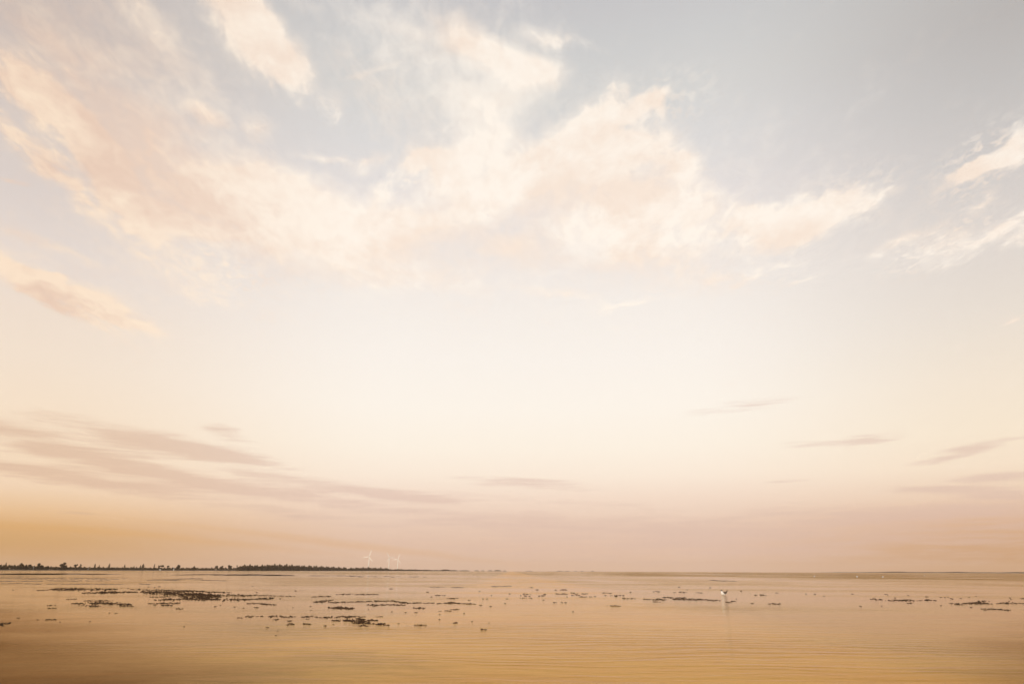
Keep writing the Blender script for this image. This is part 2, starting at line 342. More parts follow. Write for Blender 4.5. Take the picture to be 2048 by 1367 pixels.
def tube(pts, radii, n=8, sq=(1, 1)):
    """rings along a path; returns verts, faces (closed ends)"""
    vs, fs = [], []
    for i, p in enumerate(pts):
        a = Vector(pts[max(0, i - 1)]); b = Vector(pts[min(len(pts) - 1, i + 1)])
        t = (b - a).normalized()
        u = Vector((0, 1, 0)) if abs(t.y) < 0.9 else Vector((1, 0, 0))
        s1 = t.cross(u).normalized(); s2 = t.cross(s1).normalized()
        r = radii[i]; r = r if isinstance(r, tuple) else (r, r)
        for k_ in range(n):
            an = 2 * math.pi * k_ / n
            vs.append(Vector(p) + s1 * math.cos(an) * r[0] + s2 * math.sin(an) * r[1])
    for i in range(len(pts) - 1):
        for k_ in range(n):
            fs.append((i * n + k_, i * n + (k_ + 1) % n, (i + 1) * n + (k_ + 1) % n, (i + 1) * n + k_))
    fs.append(tuple(range(n))[::-1]); fs.append(tuple((len(pts) - 1) * n + k_ for k_ in range(n)))
    return vs, fs

# ------------------------------------------------------------------ water and sea bed
BX0, BX1, BY0, BY1 = -14000, 14000, -400, 14000
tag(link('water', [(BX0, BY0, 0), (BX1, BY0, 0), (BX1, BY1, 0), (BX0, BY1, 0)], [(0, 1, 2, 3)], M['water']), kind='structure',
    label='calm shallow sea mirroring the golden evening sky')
tag(link('sea_bed', [(BX0, BY0, -0.22), (BX1, BY0, -0.22), (BX1, BY1, -0.22), (BX0, BY1, -0.22)], [(0, 1, 2, 3)], M['sand']), kind='structure',
    label='golden sand bottom under the shallow water')

# ------------------------------------------------------------------ far shore on the left
SP = [(-420, 760), (-200, 850), (0, 1000), (150, 1130), (300, 1300), (400, 1430), (500, 1620), (600, 1980), (700, 2500), (783, 3050), (860, 4000), (945, 5200)]
def shore_depth(px): return float(np.interp(px, [p for p, _ in SP], [d for _, d in SP]))
def shore_pt(px, back=0.0):
    d = shore_depth(px) + back
    return at_depth(px, d)
vs, fs = [], []
prof = [(-14, -0.35), (0, 0.12), (10, 0.5), (40, 1.1), (400, 1.6), (1600, 2.0), (1650, -0.4)]
pxs = list(range(-420, 946, 15))
for i, px in enumerate(pxs):
    w = 1.0 if px < 860 else max(0.25, 1 - (px - 860) / 110)
    jig = 6 * math.sin(px * 0.11) + 4 * math.sin(px * 0.37)
    for b, z in prof:
        p = shore_pt(px, b * (1 if b < 100 else w) + jig); p.z = z if z < 0 else z * w; vs.append(p)
n = len(prof)
for i in range(len(pxs) - 1):
    for k in range(n - 1): fs.append((i * n + k, (i + 1) * n + k, (i + 1) * n + k + 1, i * n + k + 1))
tag(link('shore', vs, fs, M['shore'], smooth=True), kind='structure', label='low muddy far shore of the bay on the left')
# thin low coast on the right horizon
vs, fs = [], []
for i, px in enumerate(range(1640, 2300, 20)):
    d = 5200 - (px - 1640) * 1.6
    hgt = min(1.0, (px - 1630) / 150) * (6.4 + 1.3 * math.sin(px * .05) + 0.9 * math.sin(px * 0.21))
    for b, z in ((-30, -0.4), (0, hgt * .6), (60, hgt), (700, hgt * .8), (760, -0.4)):
        p = at_depth(px, d + b); p.z = z; vs.append(p)
for i in range(len(vs) // 5 - 1):
    for k in range(4): fs.append((i * 5 + k, i * 5 + 5 + k, i * 5 + 6 + k, i * 5 + k + 1))
tag(link('spit', vs, fs, M['leaf'], smooth=True), kind='structure', label='thin dark spit of land on the right horizon')

def leaf_quads(centres, size, flat=1.0):
    vs, fs = [], []
    for c in centres:
        s = size * random.uniform(0.6, 1.3)
        e = Euler((random.uniform(-1.1, 1.1), random.uniform(-1.1, 1.1), random.uniform(0, 6.28))).to_matrix()
        e = Euler((random.uniform(0.4, 2.7), 0, random.uniform(-1.2, 1.2))).to_matrix() if random.random() < .6 else e
        b = len(vs)
        for u, w in ((-.5, -.35), (.5, -.5), (.4, .5), (-.45, .4)):
            vs.append(Vector(c) + e @ Vector((u * s, w * s, random.uniform(-.12, .12) * s)))
        fs.append((b, b + 1, b + 2, b + 3))
    return vs, fs

# belt of scrub, the wood and the far low thickets: each reads as one mass
cs = []
for _ in range(12000):
    px = random.uniform(-420, 480)
    hp = np.interp(px, [-420, 0, 60, 100, 150, 300, 400, 480], [9.2, 8.0, 7.2, 5.5, 5.4, 5.0, 5.4, 7.0]) * (0.78 + 0.22 * math.sin(px * .9) * math.sin(px * .23 + 1) + random.uniform(-.12, .12))
    p = shore_pt(px, random.uniform(25, 70)); p.z = 1.0 + random.random() ** 0.8 * max(1.2, hp) * .86
    cs.append(p)
v_, f_ = leaf_quads(cs, 1.7)
tag(link('scrub', v_, f_, M['leaf']), 'low dark belt of scrub along the left shore', None, None, 'stuff')
cs = []
wx = [476, 484, 497, 510, 520, 530, 547, 580, 600, 625, 640, 665, 680, 685, 690, 697, 703, 720, 740, 760, 765, 775, 783]
wh = [5.5, 9.5, 10.6, 10.0, 9.2, 10.6, 12.0, 11.3, 10.4, 9.4, 9.0, 7.6, 6.8, 5.2, 7.0, 4.2, 5.6, 6.2, 6.9, 5.6, 6.2, 5.2, 3.6]
for _ in range(15000):
    px = random.uniform(476, 784)
    dep = shore_depth(px)
    hp = np.interp(px, wx, wh) * dep * MV * (0.84 + 0.28 * math.sin(px * 0.9) * math.sin(px * 0.37 + 2) + .07 * math.sin(px * 2.3) + random.uniform(-.03, .03))
    t = random.random()
    p = shore_pt(px, random.uniform(6, 60)); p.z = 0.3 + t * hp
    cs.append(p)
v_, f_ = leaf_quads(cs, 3.2)
tag(link('woodland', v_, f_, M['leaf']), 'long dark wood on the far shore below the wind turbines', None, None, 'stuff')
cs = []
for px, w_, h_, n_ in [(800, 18, 2.6, 900), (825, 22, 2.4, 900), (850, 22, 1.8, 700), (872, 9, 1.5, 250), (893, 12, 2.6, 350), (910, 8, 1.6, 200), (930, 10, 1.2, 200)]:
    for _ in range(n_):
        x = px + random.uniform(-w_, w_); d = shore_depth(x)
        p = shore_pt(x, random.uniform(10, 80)); p.z = 0.3 + random.random() * h_ * d * MV * (1 - ((x - px) / w_) ** 2 * .6)
        cs.append(p)
v_, f_ = leaf_quads(cs, 5.0)
tag(link('thicket', v_, f_, M['leaf']), 'thin faded line of thickets right of the wind turbines', None, None, 'stuff')

# islets fading out towards the middle of the horizon, each one a low hump of scrub
islets = [(955, 5, 2.0), (967, 4, 1.8), (982, 5, 2.2), (997, 8, 2.8), (1011, 3, 2.0), (1060, 7, 1.3), (1121, 6, 1.5), (1136, 5, 1.4), (1153, 3, 1.4), (1166, 3, 1.4), (1187, 3, 1.5)]
isl_names = ['first faded islet right of the shore tip', 'second faded islet right of the shore tip', 'third faded islet right of the shore tip', 'widest faded islet of the row right of the shore tip',
    'last tiny dark islet of the row right of the shore tip', 'pale islet alone left of the middle of the horizon', 'longest pale islet right of the middle of the horizon',
    'pale islet just right of the longest pale islet', 'first of three tiny pale islets right of the middle', 'middle of three tiny pale islets right of the middle', 'rightmost tiny pale islet on the open horizon']
for (px, w_, h_), lb in zip(islets, isl_names):
    d = 6400 if px < 1020 else 8200
    base_p = at_depth(px, d)
    vs, fs = [], []
    hw = w_ * d / F_PX; hh = h_ * d * MV
    N = 14
    for j in range(5):
        for i in range(N + 1):
            u = i / N * 2 - 1
            top = hh * max(0.0, 1 - abs(u) ** 3) * (0.55 + 0.45 * abs(math.sin(px + i * 1.9)))
            pr = (0, .75, 1, .75, 0)[j]
            vs.append((u * hw, (j - 2) * 20, -0.4 + (top + .4) * pr))
    for j in range(4):
        for i in range(N): fs.append((j * (N + 1) + i, j * (N + 1) + i + 1, (j + 1) * (N + 1) + i + 1, (j + 1) * (N + 1) + i))
    tag(link('islet', vs, fs, M['leaf'], loc=base_p), lb, 'islet', 'faded islets on the horizon')

# ------------------------------------------------------------------ single trees on the left shore
def make_tree(px, top_px, half_w_px, shape, label, lean=0.0):
    d = shore_depth(px) + 20
    base_p = at_depth(px, d); base_p.z = 0.8
    k_ = d / F_PX
    hgt = top_px * d * MV - 0.8
    hw = half_w_px * k_
    root = empty('poplar' if shape == 'column' else 'tree', base_p, label, 'tree', 'single trees along the left shore')
    top = 0.92 * hgt
    pts = [(0, 0, -0.3), (lean * hgt * .25, 0, top * .35), (lean * hgt * .6, .1, top * .7), (lean * hgt, 0, top)]
    tv, tf = tube(pts, [0.28, 0.22, 0.14, 0.05], 6)
    for _ in range(5 if shape != 'column' else 3):
        t = random.uniform(.45, .8); a = random.uniform(0, 6.28)
        s = Vector((lean * hgt * t, 0, top * t)); L = hw * (.8 if shape != 'column' else .5)
        bv, bf = tube([s, s + Vector((math.cos(a) * L * .6, math.sin(a) * L * .6, hgt * .10)), s + Vector((math.cos(a) * L, math.sin(a) * L, hgt * .2))], [.10, .07, .03], 5)
        o = len(tv); tv += bv; tf += [tuple(i + o for i in f) for f in bf]
    link('trunk', tv, tf, M['bark'], root)
    lumps = []
    if shape == 'column':
        for i in range(7):
            z = hgt * (.28 + .68 * i / 6); r = hw * (0.75, 1, 1.05, 1, .85, .6, .3)[i]
            lumps.append((Vector((lean * z + random.uniform(-.15, .15) * hw, 0, z)), r, hgt * .09))
    elif shape == 'umbrella':
        for i in range(6): lumps.append((Vector((lean * hgt + random.uniform(-.7, .7) * hw, random.uniform(-.5, .5) * hw, hgt * random.uniform(.72, .88))), hw * .45, hgt * .12))
    else:
        for i in range(9):
            z = hgt * random.uniform(.35, .86)
            sp_ = hw * (1 - abs(z / hgt - .6) * .9) * .75
            lumps.append((Vector((lean * z + random.uniform(-1, 1) * sp_, random.uniform(-.8, .8) * sp_, z)), hw * random.uniform(.32, .5), hgt * .13))
    cs = []
    for c, r, h_ in lumps:
        for _ in range(42):
            v = Vector((random.gauss(0, 1), random.gauss(0, 1), random.gauss(0, 1))).normalized() * random.uniform(.55, 1.05)
            cs.append(c + Vector((v.x * r, v.y * r, v.z * h_)))
    lv, lf = leaf_quads(cs, max(.55, hw * .32))
    link('crown', lv, lf, M['leaf'], root)
    return root
TREES = [  # px, height over the waterline (px), half width (px), shape, label, lean
    (11, 14.5, 1.9, 'column', 'slim dark tree leftmost on the far shore', .04),
    (18, 12.5, 2.6, 'round', 'small bush-like tree right beside the leftmost slim tree', 0),
    (44, 15, 4.0, 'round', 'round tree tallest of the cluster near the left edge', 0),
    (52, 13, 2.6, 'round', 'small tree just right of the round cluster tree', 0),
    (60, 12, 2.6, 'umbrella', 'small flat-topped tree at the right end of the left cluster', .05),
    (78, 14.5, 4.2, 'round', 'broad pointed tree standing alone before the largest leaning tree', 0),
    (84, 12, 2.8, 'round', 'lower tree leaning on the broad pointed one', .05),
    (95, 9, 4.0, 'round', 'low wide tree barely above the scrub', 0),
    (126, 16, 6.2, 'round', 'largest tree on the left shore with a wide leaning crown', .12),
    (151, 12.5, 2.9, 'umbrella', 'thin umbrella-shaped tree right of the largest tree', .06),
    (161.5, 12.5, 2.1, 'column', 'narrow oval tree beside the umbrella-shaped tree', 0),
    (190, 13, 1.8, 'column', 'tall poplar standing alone left of the leaning poplar', .03),
    (199, 10.5, .9, 'column', 'thin sapling just right of the tall lone poplar', 0),
    (218, 13.5, 1.8, 'column', 'poplar with a marked lean to the right', .12),
    (250, 11.5, 1.2, 'column', 'short slim poplar midway between leaning poplar and oval pair', 0),
    (269, 9.5, 1.8, 'round', 'little round tree left of the oval pair', 0),
    (281.5, 10, 1.5, 'column', 'smaller tree of the oval pair', 0),
    (287, 12.5, 2.6, 'column', 'larger oval tree of the pair', 0),
    (309, 12.5, 1.3, 'column', 'needle-thin poplar right of the oval pair', .04),
    (319, 11, 2.1, 'round', 'compact dark tree above the white hut', 0),
    (326, 11, 3.1, 'umbrella', 'wide airy tree right of the compact dark tree', 0),
    (337, 10, 2.6, 'umbrella', 'small airy tree left of the mast', 0),
    (357.6, 12, 4.0, 'round', 'dense round tree right of the mast', 0),
    (389, 9.5, 2.1, 'round', 'stubby tree midway along the bare stretch of shore', 0),
    (435, 10.5, 3.2, 'round', 'first of three round trees before the wood', 0),
    (444, 10.5, 3.2, 'round', 'middle of three round trees before the wood', 0),
    (460.5, 12.5, 3.7, 'round', 'last and tallest of three round trees before the wood', 0),
    (474.5, 11.5, 1.1, 'umbrella', 'spindly tree at the left end of the wood', .05),
]
for t in TREES: make_tree(*t)

# masts and the small white hut / marker on the shore
for px, h_, lb in ((68, 13.5, 'thin pale mast near the left edge of the far shore'), (178, 12.5, 'thin pale mast between oval tree and tall poplar'), (348, 11.5, 'thin pale mast behind the white marker post')):
    p = shore_pt(px, 20); p.z = .8; k = (shore_depth(px) + 20) * MV
    root = empty('mast', p, lb, 'mast', 'thin masts on the left shore')
    v_, f_ = tube([(0, 0, -.3), (0, 0, h_ * k)], [.16, .08], 6); link('pole', v_, f_, M['white'], root)
    v_, f_ = tube([(-.7, 0, h_ * k * .86), (.7, 0, h_ * k * .86)], [.06, .06], 5); link('crossarm', v_, f_, M['white'], root)
p = shore_pt(349.5, -6); k = shore_depth(349) * MV
root = empty('marker_post', p, 'white marker post at the water edge of the left shore', 'marker post')
v_, f_ = tube([(0, 0, -.3), (0, 0, 3.6 * k)], [.42, .34], 10); link('post', v_, f_, M['white'], root)
v_, f_ = tube([(0, 0, 3.6 * k), (0, 0, 3.9 * k), (0, 0, 4.4 * k)], [.5, .5, .05], 10); link('cap', v_, f_, M['white'], root)
p = shore_pt(321.5, 14); p.z = .5
root = empty('hut', p, 'tiny white hut under the compact dark tree', 'hut')
def boxv(a, b):
    (x0, y0, z0), (x1, y1, z1) = a, b
    v = [(x0, y0, z0), (x1, y0, z0), (x1, y1, z0), (x0, y1, z0), (x0, y0, z1), (x1, y0, z1), (x1, y1, z1), (x0, y1, z1)]
    return v, [(0, 3, 2, 1), (4, 5, 6, 7), (0, 1, 5, 4), (1, 2, 6, 5), (2, 3, 7, 6), (3, 0, 4, 7)]
v_, f_ = boxv((-1.1, -1, -.2), (1.1, 1, 2.1)); link('wall', v_, f_, M['white'], root)
link('roof', [(-1.35, -1.2, 2.1), (1.35, -1.2, 2.1), (1.35, 1.2, 2.1), (-1.35, 1.2, 2.1), (-1.35, 0, 3.0), (1.35, 0, 3.0)], [(0, 1, 5, 4), (2, 3, 4, 5), (0, 4, 3), (1, 2, 5), (0, 3, 2, 1)], M['bark'], root)
v_, f_ = boxv((-.4, -1.05, -.1), (.4, -1.002, 1.8)); link('door', v_, f_, M['bark'], root)

# ------------------------------------------------------------------ wind turbines
def blade_mesh(L):
    vs, fs = [], []
    st = [(0, .9, .9), (.05, 1.0, .85), (.16, 4.4, .65), (.3, 4.0, .5), (.6, 3.1, .4), (.85, 2.1, .3), (1.0, .8, .1)]
    for t, c, th in st:
        for u, w in ((-.35, 0), (0, .5), (.65, 0), (0, -.5)): vs.append((u * c, w * th, t * L))
    for i in range(len(st) - 1):
        for k in range(4): fs.append((i * 4 + k, i * 4 + (k + 1) % 4, i * 4 + 4 + (k + 1) % 4, i * 4 + 4 + k))
    fs += [(3, 2, 1, 0), tuple(len(vs) - 4 + k for k in range(4))]
    return vs, fs
def make_turbine(px, depth, hub_h, rotor_ang, L, label, yaw):
    p = at_depth(px, depth); p.z = 1.0
    root = empty('wind_turbine', p, label, 'wind turbine', 'wind turbines behind the wood', yaw)
    v_, f_ = tube([(0, 0, -1), (0, 0, hub_h * .5), (0, 0, hub_h - 1.8)], [3.4, 2.8, 2.0], 16); link('tower', v_, f_, M['white'], root, smooth=True)
    v_, f_ = tube([(0, -3.2, hub_h), (0, -2.6, hub_h), (0, 5.5, hub_h + .2), (0, 7, hub_h + .2)], [(1.2, 1.2), (2.0, 1.9), (1.9, 1.8), (1.2, 1.2)], 10); link('nacelle', v_, f_, M['white'], root)
    v_, f_ = tube([(0, .9, 0), (0, -1.2, 0), (0, -2.4, 0), (0, -2.9, 0)], [1.5, 1.6, .9, .2], 12)
    hub = link('hub', v_, f_, M['white'], root, loc=(0, -4.2, hub_h))
    bv, bf = blade_mesh(L)
    for a in (0, 120, 240):
        b = link('blade', bv, bf, M['white'], hub)
        b.rotation_euler = (0, R(90 - (rotor_ang + a)), 0)
for args in ((738.5, 4600, 85, 70, 44, 'tallest and leftmost white wind turbine standing apart', R(-12)),
             (779, 5000, 86, 0, 40, 'middle wind turbine with one blade pointing right', R(15)),
             (796.5, 5400, 82, 68, 42, 'rightmost wind turbine beyond the tip of the wood', R(-10))):
    make_turbine(*args)

# ------------------------------------------------------------------ mud banks (dark thin bars far out)
def mud_bank(pts, half_depth, z, label):
    vs, fs = [], []
    N = len(pts)
    for i, (px, py) in enumerate(pts):
        c = on_water(px, py)
        tip = math.sin(math.pi * (i + .15) / (N - .7)) ** .5
        for j, (b, hz) in enumerate(((-1, -.06), (-.5, z * .7), (.1, z), (.6, z * .6), (1, -.06))):
            vs.append((c.x + random.uniform(-.1, .1), c.y + b * half_depth * tip * random.uniform(.75, 1.2), hz * (tip if hz > 0 else 1)))
    for i in range(N - 1):
        for k in range(4): fs.append((i * 5 + k, i * 5 + 5 + k, i * 5 + 6 + k, i * 5 + k + 1))
    return tag(link('mud_bank', vs, fs, M['mud'], smooth=True), label, None, None, 'structure')
def line(a, b, n=24, wig=.25): return [(a[0] + (b[0] - a[0]) * i / n, a[1] + (b[1] - a[1]) * i / n + random.uniform(-wig, wig)) for i in range(n + 1)]
mud_bank(line((-120, 1136.6), (240, 1140.2)), 14, .32, 'long dark mud bar below the left shore')
mud_bank(line((345, 1143.6), (470, 1146.5)), 10, .16, 'left end of the thin mud bar before the wood')
mud_bank(line((430, 1146.2), (588, 1151.4)), 14, .30, 'thin dark mud bar out before the wood')
vs, fs = [], []
for a, b, n_ in (((0, 1142.5), (70, 1143), 20), ((-60, 1146), (130, 1146.5), 60), ((-60, 1151), (85, 1152), 60), ((30, 1148), (250, 1149.5), 40), ((95, 1151.5), (215, 1153), 34), ((140, 1147), (215, 1148.5), 16),
                 ((295, 1152.5), (405, 1152.2), 60), ((325, 1153.5), (360, 1155), 18), ((390, 1154.5), (450, 1158.5), 26), ((60, 1157.5), (165, 1159), 24), ((150, 1158.6), (245, 1160.2), 30), ((280, 1159.5), (298, 1161.5), 8),
                 ((-60, 1155), (60, 1157), 26), ((700, 1155), (860, 1158), 24), ((620, 1152), (730, 1154.5), 30), ((1420, 1161.6), (1470, 1162.2), 14), ((860, 1178), (890, 1178.5), 6), ((905, 1179), (930, 1179.2), 8), ((985, 1178), (1022, 1177), 12)):
    for _ in range(int(n_ * 1.5)):
        t = random.random(); c = on_water(a[0] + (b[0] - a[0]) * t, a[1] + (b[1] - a[1]) * t + random.gauss(0, .35)); k = c.y / F_PX
        w_ = random.uniform(2, 8) * k; q_ = random.uniform(.4, 1.4) * max(1.0, c.y / 120); z = random.uniform(.25, .6) * k; o_ = len(vs)
        for i in range(7):
            an = 6.283 * i / 7; vs.append((c.x + math.cos(an) * w_ * random.uniform(.7, 1.2), c.y + math.sin(an) * q_ * random.uniform(.7, 1.2), -.05))
        for i in range(5): vs.append((c.x + (i - 2) / 2 * w_ * .7, c.y, z * (.5, .9, 1, .85, .4)[i]))
        fs += [(o_, o_ + 1, o_ + 10, o_ + 11), (o_ + 1, o_ + 2, o_ + 9, o_ + 10), (o_ + 2, o_ + 3, o_ + 8, o_ + 9), (o_ + 3, o_ + 4, o_ + 7, o_ + 8), (o_ + 4, o_ + 5, o_ + 8, o_ + 7), (o_ + 5, o_ + 6, o_ + 10, o_ + 9, o_ + 8), (o_ + 6, o_, o_ + 11, o_ + 10)]
tag(link('mud_flat', vs, fs, M['mud']), 'faint broken streaks of low mud in the far shallows', None, None, 'stuff')

# ------------------------------------------------------------------ seaweed
def lump(cx, cy, r, rz, vs, fs):
    """a ragged wet tuft: a low irregular dome with a frayed rim"""
    n_ = random.choice((6, 7, 8)); b = len(vs); a0 = random.uniform(0, 6.28)
    ex = random.uniform(1.1, 2.8)
    for ring, (rr, zz) in enumerate(((1.0, -.35), (.82, .45), (.42, .9))):
        for k in range(n_):
            a = a0 + 6.283 * k / n_
            q_ = r * rr * random.uniform(.62, 1.3)
            vs.append((cx + math.cos(a) * q_ * ex, cy + math.sin(a) * q_, rz * zz * random.uniform(.7, 1.3)))
    vs.append((cx + random.uniform(-.2, .2) * r, cy, rz * random.uniform(.9, 1.5)))
    for ring in range(2):
        for k in range(n_):
            fs.append((b + ring * n_ + k, b + ring * n_ + (k + 1) % n_, b + (ring + 1) * n_ + (k + 1) % n_, b + (ring + 1) * n_ + k))
    for k in range(n_): fs.append((b + 2 * n_ + k, b + 2 * n_ + (k + 1) % n_, b + 3 * n_))
def weed_patch(strands, name, label, group, dens=1.0):
    """strands: (x0,y0,x1,y1,thickness px) rows of tufts lying on the shallow bottom and showing above the water"""
    vs, fs = [], []
    mid = on_water((strands[0][0] + strands[0][2]) / 2, (strands[0][1] + strands[0][3]) / 2)
    for x0, y0, x1, y1, th in strands:
        L = math.hypot(x1 - x0, y1 - y0)
        n_ = max(3, int(L * (0.5 + .42 * th) * dens))
        ph = random.uniform(0, 6)
        for _ in range(n_):
            t = min(1, max(0, random.betavariate(1.1, 1.1)))
            clump = .5 + .5 * math.sin(t * L * .13 + ph) * math.sin(t * L * .041 + ph * 2)
            if L > 14 and random.random() > .35 + .75 * clump: continue
            env = (4 * t * (1 - t)) ** .5 if L > 14 else .8
            px = x0 + (x1 - x0) * t + random.gauss(0, .5)
            py = y0 + (y1 - y0) * t + random.gauss(0, .42) * th * env
            c = on_water(px, py) - mid
            k = on_water(px, py).y / F_PX
            lump(c.x, c.y, random.uniform(.6, 1.45) * k, min(.09, random.uniform(.3, .8) * k * (.7 + .14 * th)), vs, fs)
    root = empty(name, mid, label, 'seaweed', group)
    tag(link('tufts', vs, fs, M['weed'], root), kind='stuff')       # tufts too small to pick apart
    return root
def weed_speck(px, py, label, group):
    vs, fs = [], []
    c = on_water(px, py); k = c.y / F_PX
    lump(0, 0, random.uniform(1.0, 1.6) * k, min(.07, random.uniform(.4, .7) * k), vs, fs)
    return tag(link('seaweed_tuft', vs, fs, M['weed'], loc=c), label, 'seaweed', group)
GP = 'patches of dark seaweed in the shallows'
